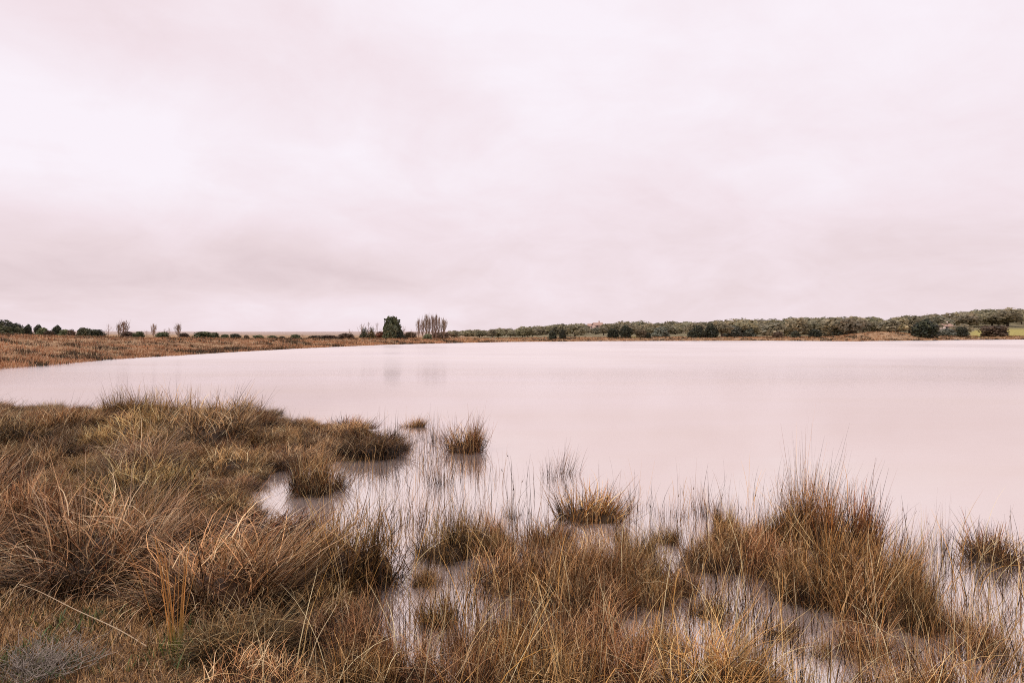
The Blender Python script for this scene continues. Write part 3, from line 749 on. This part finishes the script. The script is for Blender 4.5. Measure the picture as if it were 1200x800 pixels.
RB = 'bushes along the far right shore'
LB = 'bushes behind the left bank'
def dsh(u, k): return float(shore_d(u)) + k
BUSH = [
 # kind, px, top row, width, metres behind the shore, label
 ('bush', 647.5, 387.3, 10, 12, 'left one of two equal dark round bushes on the far shore', RB),
 ('bush', 659, 386.5, 9, 12, 'right one of two equal dark round bushes on the far shore', RB),
 ('bush', 718, 385, 14, 20, 'wide low dark bush touching a taller round one, left of the green field patch', RB),
 ('bush', 733, 381.5, 14, 18, 'tall round dark bush just left of the small green field patch', RB),
 ('brown', 752, 386.5, 12, 16, 'dark bush with a rusty top just right of the small green field patch', RB),
 ('bush', 759, 389.5, 8, 15, 'tiny dark bush close to the right of the rusty topped one', RB),
 ('grey', 774, 383.5, 19, 34, 'wide blue grey bush right of the small green field patch', RB),
 ('bush', 811, 387, 11, 17, 'low dark bush attached to the left of a rounder one at mid right shore', RB),
 ('bush', 818, 381.5, 16, 20, 'round dark bush, left of the closest dark pair on the right shore', RB),
 ('bush', 834, 380, 17, 20, 'biggest round dark bush of the closest pair on the right shore', RB),
 ('grey', 857, 381.5, 22, 40, 'wide grey bush right of the closest dark pair', RB),
 ('grey', 876, 385, 16, 40, 'low blue grey bush farther right of the dark pair', RB),
 ('brown', 912, 389, 9, 22, 'small olive bush left of a low dark oval one on the right shore', RB),
 ('bush', 932, 387.8, 11, 18, 'low dark oval bush left of the free standing round one', RB),
 ('bush', 955, 385.8, 14, 18, 'free standing round dark bush on reddish ground of right shore', RB),
 ('grey', 978, 379.5, 19, 40, 'big grey green bush, left part of the wide thicket', RB),
 ('grey', 992, 381, 20, 38, 'big grey green bush, right part of the wide thicket', RB),
 ('bush', 1084, 375.5, 29, 14, 'largest black green bush on the right shore beside the pale cottage', RB),
 ('bush', 1129, 383, 14, 22, 'dark squat bush at the left end of the green field', RB),
 ('brown', 1164.5, 382, 25, 24, 'broad dome shaped brown bush in front of the green field', RB),
 ('grey', 1110, 385.2, 20, 34, 'grey bush hiding the foot of the pale cottage', RB),
 # left
 ('bush', 5, 375.5, 22, 95, 'tallest dark shrub on the rise at the left edge', LB),
 ('green', 4, 382, 22, 75, 'grey green shrub below the tallest one at left edge', LB),
 ('bush', 16, 379, 17, 90, 'dark shrub stepping down right of the tallest at left edge', LB),
 ('green', 21, 383.5, 13, 75, 'dark green low shrub under the stepped one at left edge', LB),
 ('bush', 33, 380.5, 8, 90, 'first small round tree right of the left edge thicket', LB),
 ('bush', 45, 380.5, 8, 85, 'second small round tree, taller neighbour of a green shrub behind left bank', LB),
 ('green', 50, 384, 11, 75, 'bright green shrub at the foot of the second small round tree', LB),
 ('bush', 67, 381.5, 9, 80, 'lone pointed dark tree on the skyline behind the left bank', LB),
 ('brown', 58, 387, 10, 70, 'brown low bush just left of the lone pointed tree', LB),
 ('green', 75, 386, 11, 75, 'pale green low bush just right of the lone pointed tree', LB),
 ('brown', 83, 386, 8, 70, 'brown green low bush left of the wide green one', LB),
 ('green', 97, 384.2, 14, 70, 'wide green bush behind the left bank', LB),
 ('bush', 115, 386, 16, 66, 'black green bush left of the first bare poplar', LB),
 ('green', 107, 386.5, 9, 70, 'small green bush between the wide green and black green ones', LB),
 ('green', 163, 388.3, 10, 60, 'small green bush between the bare trees behind the left bank', LB),
 ('green', 190, 389, 14, 62, 'pale low bush between two far bare saplings', LB),
 ('brown', 150, 388.5, 16, 62, 'brown brush at the foot of the broad bare poplar', LB),
 ('brown', 216, 390, 12, 62, 'brown brush right of the last bare poplar', LB),
 ('green', 237, 388.6, 22, 56, 'broad green bush in the row right of the last bare poplar', LB),
 ('green', 251, 389.5, 9, 56, 'green bush leaning on the broad one in the row', LB),
 ('green', 263, 391.5, 9, 54, 'low green bush third in the row right of the poplars', LB),
 ('bush', 276, 391, 12, 54, 'dark bush fourth in the row right of the poplars', LB),
 ('brown', 289, 392.5, 6, 52, 'little brown bush last in the row right of the poplars', LB),
 ('green', 304, 392.5, 12, 50, 'left green bush on the flat shore below the pale distant hills', LB),
 ('green', 319, 393, 11, 50, 'middle green bush below the pale distant hills', LB),
 ('bush', 330.5, 394, 7, 48, 'tiny dark bush below the pale distant hills', LB),
 ('green', 347, 391.8, 12, 46, 'rightmost green bush below the pale distant hills', LB),
 ('brown', 368, 393, 16, 44, 'low brown brush right of the green bushes', LB),
 ('brown', 385, 392.5, 18, 42, 'low brown brush before the first bare sapling of the middle shore', LB),
 ('brown', 405, 390.5, 20, 40, 'brown brush around the first bare sapling of the middle shore', LB),
]
for k, u, yt, w, dd, lab, g in BUSH:
    t = (1, 1, 1)
    if g == RB and k == 'bush': w *= .86
    tree('tree' if 'tree' in lab.split(',')[0].split(' right')[0] and 'bush' not in lab else 'bush', k, u, yt, w, dsh(u, dd), lab, 'bush' if 'tree' not in lab.split(',')[0] or 'bush' in lab else 'tree', g, t)
MID = 'trees on the middle far shore'
tree('evergreen_tree', 'cone', 427, 384, 10, dsh(427, 36), 'small dark cone shaped evergreen left of the large round one', 'tree', MID)
tree('evergreen_tree', 'cone', 435.5, 383.3, 10, dsh(435, 36), 'olive brown cone shaped evergreen touching the dark one', 'tree', MID, (2.6, 1.9, 1.4))
tree('evergreen_tree', 'bush', 461, 371.5, 21, dsh(461, 36), 'tallest large dark round tree on the middle shore', 'tree', MID, (1.3, 1.35, 1))
tree('bush', 'green', 457.5, 380.3, 17, dsh(458, 29), 'rounded green bush in front of the tallest dark tree', 'bush', MID)
tree('bush', 'bush', 468, 388, 12, dsh(468, 28), 'low dark bush at the right foot of the tallest dark tree', 'bush', MID)
tree('bush', 'brown', 446, 388.5, 14, dsh(446, 44), 'reddish brown brush left of the tallest dark tree', 'bush', MID, (1.8, 1.3, 1.1))
tree('bush', 'brown', 480, 389, 14, dsh(480, 44), 'brown brush between the tallest dark tree and the bare poplars', 'bush', MID)
tree('bush', 'green', 501, 391, 10, dsh(501, 24), 'pale green brush at the foot of the poplar row', 'bush', MID, (1.5, 1.5, 1.5))
tree('bush', 'brown', 517, 389.5, 18, dsh(517, 34), 'mauve brown brush under the right end of the poplar row', 'bush', MID, (1.6, 1.35, 1.5))

# the wood on the slope: separate trees, one kind
WG = 'olive trees of the wood on the far right slope'
placed = 0; tries = 0
while placed < 298 and tries < 9000:
    tries += 1
    u = 526 + 686 * ((tries * .6180339887) % 1)
    dd = 34 + 135 * random.random() ** .8
    if u > 1128: dd = max(dd, 84 + 90 * random.random())
    d = float(shore_d(u)) + dd
    if abs(u - 744.5) < 7 and dd < 70: continue
    x, z = ground(u, d)
    h0 = float(tree_h0(u)) * random.uniform(.55, 1.15)
    sky = float(np.interp(u, SKY_U, SKY_Y)) + random.uniform(-1.0, 1.6)
    hmax = CAM_H + (HOR - sky) / F * d - z
    H = min(h0, hmax)
    if H < 1.2: continue
    yt = HOR - (z + H - CAM_H) * F / d
    if abs(u - 699) < 12 and yt < 380.8 and d < 330: continue
    if abs(u - 1108) < 12 and d < 266: continue
    o = bpy.data.objects.new('oak_tree', random.choice(OAKM)); C.objects.link(o)
    W = H * random.uniform(.95, 1.8)
    o.location = (x, d, z - .05); o.scale = (W, W, H); o.rotation_euler = (0, 0, random.uniform(0, 6.28))
    g = random.uniform(.72, 1.08); o.color = (g * random.uniform(.96, 1.06), g, g * random.uniform(.95, 1.1), 1)
    tag(o, 'small rounded olive brown tree in the wood on the far right slope', 'tree', WG); placed += 1
print('wood', placed, tries)

# bare trees
def bare_mesh(seed, nb, spread, upright):
    r = np.random.default_rng(seed); parts = []
    bc = np.array([.34, .24, .18])
    def limb(p, az, th, L, rad, depth):
        pts = [np.array(p, float)]; q = pts[0].copy(); t_ = th
        for k in range(4):
            q = q + L / 4 * np.array([math.sin(t_) * math.cos(az), math.sin(t_) * math.sin(az), math.cos(t_)]); pts.append(q.copy())
            t_ *= upright; az += r.normal(0, .15)
        parts.append(tube(pts, np.linspace(rad, rad * .35, 5), bc * r.uniform(.7, 1.25), 3))
        if depth:
            for _ in range(4):
                i = r.integers(1, 5); limb(pts[i], r.uniform(0, 6.28), r.uniform(.25, .6) * spread * 2, L * r.uniform(.3, .55), rad * .5, depth - 1)
    parts.append(tube([(0, 0, -.02), (.005, 0, .5), (0, .004, 1)], [.016, .010, .003], bc, 5))
    for i in range(nb):
        h = r.uniform(.08, .85)
        limb((0, 0, h), r.uniform(0, 6.28), spread * r.uniform(.7, 1.3), (1.02 - h) * r.uniform(.35, .75), .0052, 1)
    v, q, c = merge(parts)
    return v, q, c
BARE = {}
for nm, nb, sp, up in [('poplar', 46, .30, .62), ('sapling', 14, .6, .8)]:
    BARE[nm] = []
    for i in range(3):
        v, q, c = bare_mesh(60 + i, nb, sp, up)
        v = v / np.array([1, 1, v[:, 2].max()])
        me = mesh_np('bare_' + nm, v, q, c); me.materials.append(M_BARK)
        BARE[nm].append((me, 2 * np.percentile(np.abs(v[:, :2]), 97)))
def bare(kind, u, yt, w, dd, label, group):
    d = dsh(u, dd); x, z, H = height_to(u, yt, d)
    me, w0 = random.choice(BARE[kind]); W = w / F * d / w0
    o = bpy.data.objects.new('bare_poplar' if kind == 'poplar' else 'bare_sapling', me); C.objects.link(o)
    o.location = (x, d, z - .05); o.scale = (W, W, H); o.rotation_euler = (0, 0, random.uniform(0, 6.28))
    tag(o, label, 'tree', group)
PG = 'bare poplars in a row on the middle far shore'
for u, yt, w, dd, lab in [(490.5, 369.5, 5, 30, 'leftmost slim bare poplar of the row'), (495.5, 371, 5, 33, 'second bare poplar in the row, short and thin'), (499.5, 365.5, 6.5, 30, 'third bare poplar in the row, tall with a thick stem'),
    (503, 367, 5, 36, 'fourth bare poplar, close behind the tall third one'), (507, 364.7, 6, 30, 'tallest bare poplar at the centre of the row'), (511, 366, 6.5, 31, 'bare poplar leaning on the right of the tallest'),
    (514.5, 369, 5, 35, 'thin bare poplar in the gap before the last bushy one'), (520, 369.3, 9, 30, 'rightmost bare poplar of the row, wide and bushy')]:
    bare('poplar', u, yt, w, dd, lab, PG)
BG = 'bare trees behind the left bank'
for k, u, yt, w, dd, lab in [('sapling', 127, 378.5, 8, 66, 'small faint bare tree left of the broad bare poplar'), ('poplar', 139, 376.5, 6, 64, 'slim bare poplar beside the left of the broad one'), ('poplar', 145, 372.8, 11, 62, 'broad tall bare poplar behind the left bank'),
    ('poplar', 180, 378, 6, 60, 'thin bare poplar midway between two broader ones'), ('sapling', 172, 386, 8, 66, 'low faint bare tree left of the thin bare poplar'), ('sapling', 193, 384.5, 10, 64, 'low spreading bare tree left of the last poplar'), ('sapling', 199, 383, 6, 66, 'small bare tree touching the last poplar on its left'), ('poplar', 209, 376.5, 7, 60, 'last bare poplar at the right of the left bank trees'),
    ('sapling', 410, 384.5, 7, 42, 'first lone bare sapling of the middle shore'), ('sapling', 424, 378, 11, 46, 'bare spreading tree behind the dark cone evergreen'), ('sapling', 432, 376, 11, 48, 'taller bare tree behind the two cone evergreens'), ('sapling', 442, 377, 10, 44, 'bare tree right of the olive cone evergreen'),
    ('sapling', 472.5, 381, 8, 40, 'bare mauve sapling at the right side of the tallest dark tree'), ('sapling', 482, 385.5, 5, 36, 'thin bare sapling left of the poplar row'), ('sapling', 486.5, 387, 5, 36, 'shortest bare sapling next to the poplar row'), ('sapling', 355, 391, 8, 44, 'faint bare bush near the rightmost green bush')]:
    bare(k, u, yt, w, dd, lab, BG)

# ------------------------------------------------------------------ two small houses among the trees
def box(x0, x1, y0, y1, z0, z1):
    v = [(x, y, z) for z in (z0, z1) for x, y in ((x0, y0), (x1, y0), (x1, y1), (x0, y1))]
    q = [(3, 2, 1, 0), (4, 5, 6, 7), (0, 1, 5, 4), (1, 2, 6, 5), (2, 3, 7, 6), (3, 0, 4, 7)]
    return np.array(v, float), np.array(q), np.ones((8, 3))
def house(u, d, w, depth, h, roof_h, wall, label, rot, chim=True):
    x, z = ground(u, d)
    e = bpy.data.objects.new('house', None); C.objects.link(e); e.location = (x, d, z); e.rotation_euler = (0, 0, rot)
    tag(e, label, 'house')
    a, b = w / 2, depth / 2
    v, q, c = box(-a, a, -b, b, -.8, h)
    v = np.vstack([v, [(-a, 0, h + roof_h * .96), (a, 0, h + roof_h * .96)]])
    q = np.vstack([q, [(7, 4, 8, 8), (5, 6, 9, 9)]])
    link('wall', mesh_np('wall', v[:8], q[:6]), wall, e)
    g = bpy.data.meshes.new('gable'); g.from_pydata([(-a, -b, h), (-a, b, h), (-a, 0, h + roof_h * .95), (a, -b, h), (a, b, h), (a, 0, h + roof_h * .95)], [], [(0, 2, 1), (3, 4, 5)])
    link('gable', g, wall, e)
    o = .3; t = .12
    rv = []; rq = []
    for s in (-1, 1):
        k = len(rv)
        for xx in (-a - o, a + o):
            rv += [(xx, s * (b + o), h - o * roof_h / b), (xx, 0, h + roof_h), (xx, 0, h + roof_h + t), (xx, s * (b + o), h - o * roof_h / b + t)]
        rq += [(k, k + 1, k + 5, k + 4), (k + 3, k + 2, k + 6, k + 7), (k, k + 3, k + 7, k + 4), (k, k + 1, k + 2, k + 3), (k + 4, k + 5, k + 6, k + 7)]
    rf = link('roof', mesh_np('roof', rv, rq), M_ROOF, e)
    if chim:
        link('chimney', mesh_np('chimney', *box(a * .3, a * .3 + .5, .2, .7, h, h + roof_h + .9)[:2]), wall, rf)
    for i, wx in enumerate((-.55, .55)):
        for zz in ([h * .22, h * .66] if h > 3 else [h * .5]):
            link('window', mesh_np('window', *box(wx * a - .35, wx * a + .35, -b - .03, -b + .05, zz, zz + .8)[:2]), M_GLASS, e)
    link('door', mesh_np('door', *box(-.4, .4, -b - .03, -b + .05, 0, 1.9)[:2]), M_DOOR, e)
house(700.5, 300, 4.0, 3.6, 3.3, 1.0, M_WALL, 'small pink house with a chimney among trees on the slope skyline', .3)
house(692.5, 308, 2.6, 3.0, 3.1, .9, M_WALL2, 'smaller pale house directly left of the pink house on the skyline', -.2, False)
house(1108.5, 250, 3.3, 3.0, max(1.4, CAM_H + (HOR - 381.8) / F * 250 - ground(1108.5, 250)[1]), .75, M_WALL2, 'pale cottage half hidden by a grey bush on the far right shore', .15)

# ------------------------------------------------------------------ sky, sun, camera
SUN_EL, SUN_AZ = math.radians(44), math.radians(238)     # angle from +Y, clockwise: the brighter sky is behind the photographer's left
wd = bpy.data.worlds.new('World'); S.world = wd; wd.use_nodes = True
nt = wd.node_tree; nt.nodes.clear(); L = nt.links.new
out = N(nt, 'ShaderNodeOutputWorld')
sky = N(nt, 'ShaderNodeTexSky', sky_type='NISHITA'); sky.sun_disc = False; sky.sun_elevation = SUN_EL; sky.sun_rotation = SUN_AZ
bg1 = N(nt, 'ShaderNodeBackground'); bg1.inputs['Strength'].default_value = .10
L(sky.outputs[0], bg1.inputs['Color'])
tc = N(nt, 'ShaderNodeTexCoord')
sp = N(nt, 'ShaderNodeSeparateXYZ'); L(tc.outputs['Generated'], sp.inputs[0])
az_ = N(nt, 'ShaderNodeMath', operation='ABSOLUTE'); L(sp.outputs['Z'], az_.inputs[0])
ad = N(nt, 'ShaderNodeMath', operation='ADD', i_1=.34); L(az_.outputs[0], ad.inputs[0])
dx = N(nt, 'ShaderNodeMath', operation='DIVIDE'); L(sp.outputs['X'], dx.inputs[0]); L(ad.outputs[0], dx.inputs[1])
dy = N(nt, 'ShaderNodeMath', operation='DIVIDE'); L(sp.outputs['Y'], dy.inputs[0]); L(ad.outputs[0], dy.inputs[1])
cb = N(nt, 'ShaderNodeCombineXYZ'); L(dx.outputs[0], cb.inputs[0]); L(dy.outputs[0], cb.inputs[1])
n1 = N(nt, 'ShaderNodeTexNoise'); n1.inputs['Scale'].default_value = 1.9; n1.inputs['Detail'].default_value = 8; n1.inputs['Roughness'].default_value = .55; n1.inputs['Distortion'].default_value = .8
L(cb.outputs[0], n1.inputs['Vector'])
val = N(nt, 'ShaderNodeMapRange'); val.inputs['From Min'].default_value = .3; val.inputs['From Max'].default_value = .7; val.inputs['To Min'].default_value = -.14; val.inputs['To Max'].default_value = .14
L(n1.outputs['Fac'], val.inputs['Value'])
n2 = N(nt, 'ShaderNodeTexNoise'); n2.inputs['Scale'].default_value = 5.5; n2.inputs['Detail'].default_value = 9; n2.inputs['Roughness'].default_value = .6; n2.inputs['Distortion'].default_value = .5
L(cb.outputs[0], n2.inputs['Vector'])
fine = N(nt, 'ShaderNodeMapRange'); fine.inputs['From Min'].default_value = .3; fine.inputs['From Max'].default_value = .7; fine.inputs['To Min'].default_value = -.07; fine.inputs['To Max'].default_value = .07
L(n2.outputs['Fac'], fine.inputs['Value'])
both = N(nt, 'ShaderNodeMath', operation='ADD'); L(val.outputs['Result'], both.inputs[0]); L(fine.outputs['Result'], both.inputs[1])
acc = both.outputs[0]
# large cloud masses: (direction as column and row of the photograph at the photographer's spot, size, brightness)
for cu, cv, su, sv, amt in [(10, 120, 130, 54, .40), (560, 30, 140, 40, .12), (190, 55, 230, 50, -.16), (270, 195, 200, 50, .16), (90, 300, 210, 34, -.22), (420, 322, 130, 26, -.22), (100, 335, 120, 16, -.14), (350, 363, 110, 13, .26),
                            (640, 200, 170, 80, .14), (590, 345, 200, 22, .10), (860, 250, 240, 55, -.14), (1010, 110, 300, 90, .16), (760, 20, 260, 60, .16), (980, 215, 40, 25, .14), (1100, 350, 300, 30, -.12)]:
    c = Vector(((cu - 600) / F, 1, (HOR - cv) / F)).normalized()
    sub = N(nt, 'ShaderNodeVectorMath', operation='SUBTRACT'); L(tc.outputs['Generated'], sub.inputs[0]); sub.inputs[1].default_value = c
    ml = N(nt, 'ShaderNodeVectorMath', operation='MULTIPLY'); L(sub.outputs[0], ml.inputs[0]); ml.inputs[1].default_value = (F / su, F / su, F / sv)
    dt = N(nt, 'ShaderNodeVectorMath', operation='DOT_PRODUCT'); L(ml.outputs[0], dt.inputs[0]); L(ml.outputs[0], dt.inputs[1])
    ng = N(nt, 'ShaderNodeMath', operation='MULTIPLY', i_1=-.5); L(dt.outputs['Value'], ng.inputs[0])
    ex = N(nt, 'ShaderNodeMath', operation='EXPONENT'); L(ng.outputs[0], ex.inputs[0])
    ma = N(nt, 'ShaderNodeMath', operation='MULTIPLY_ADD', i_1=amt); L(ex.outputs[0], ma.inputs[0]); L(acc, ma.inputs[2])
    acc = ma.outputs[0]
el = N(nt, 'ShaderNodeMapRange'); el.inputs['From Min'].default_value = 0; el.inputs['From Max'].default_value = .45; el.inputs['To Min'].default_value = .54; el.inputs['To Max'].default_value = .70
L(az_.outputs[0], el.inputs['Value'])
sm = N(nt, 'ShaderNodeMath', operation='ADD'); L(acc, sm.inputs[0]); L(el.outputs['Result'], sm.inputs[1])
rp = N(nt, 'ShaderNodeValToRGB')
cr = rp.color_ramp
cr.elements[0].position = 0; cr.elements[0].color = (.68, .54, .565, 1)
cr.elements[1].position = 1; cr.elements[1].color = (.98, .905, .97, 1)
e = cr.elements.new(.38); e.color = (.84, .695, .725, 1)
e = cr.elements.new(.62); e.color = (.91, .775, .825, 1)
L(sm.outputs[0], rp.inputs['Fac'])
bg2 = N(nt, 'ShaderNodeBackground'); bg2.inputs['Strength'].default_value = 1.0
L(rp.outputs['Color'], bg2.inputs['Color'])
mx = N(nt, 'ShaderNodeMixShader'); mx.inputs[0].default_value = .97      # closed cloud deck, a trace of the clear sky behind it
L(bg1.outputs[0], mx.inputs[1]); L(bg2.outputs[0], mx.inputs[2]); L(mx.outputs[0], out.inputs['Surface'])

sl = bpy.data.lights.new('sun', 'SUN'); sl.energy = 1.5; sl.angle = math.radians(10); sl.color = (1, .90, .76)
so = bpy.data.objects.new('sun', sl); C.objects.link(so)
sdir = Vector((math.sin(SUN_AZ) * math.cos(SUN_EL), math.cos(SUN_AZ) * math.cos(SUN_EL), math.sin(SUN_EL)))
so.rotation_euler = sdir.to_track_quat('Z', 'Y').to_euler()

cam = bpy.data.cameras.new('camera'); co = bpy.data.objects.new('camera', cam); C.objects.link(co)
cam.lens = 24; cam.sensor_width = 36; cam.shift_y = -10 / 1200
cam.clip_start = .05; cam.clip_end = 12000
co.location = (0, 0, CAM_H); co.rotation_euler = (math.pi / 2, 0, 0)
S.camera = co
S.view_settings.view_transform = 'Standard'; S.view_settings.look = 'None'; S.view_settings.exposure = 0
S.render.film_transparent = False
S.cycles.pixel_filter_type = 'BLACKMAN_HARRIS'; S.cycles.filter_width = 1.0; S.cycles.use_denoising = False
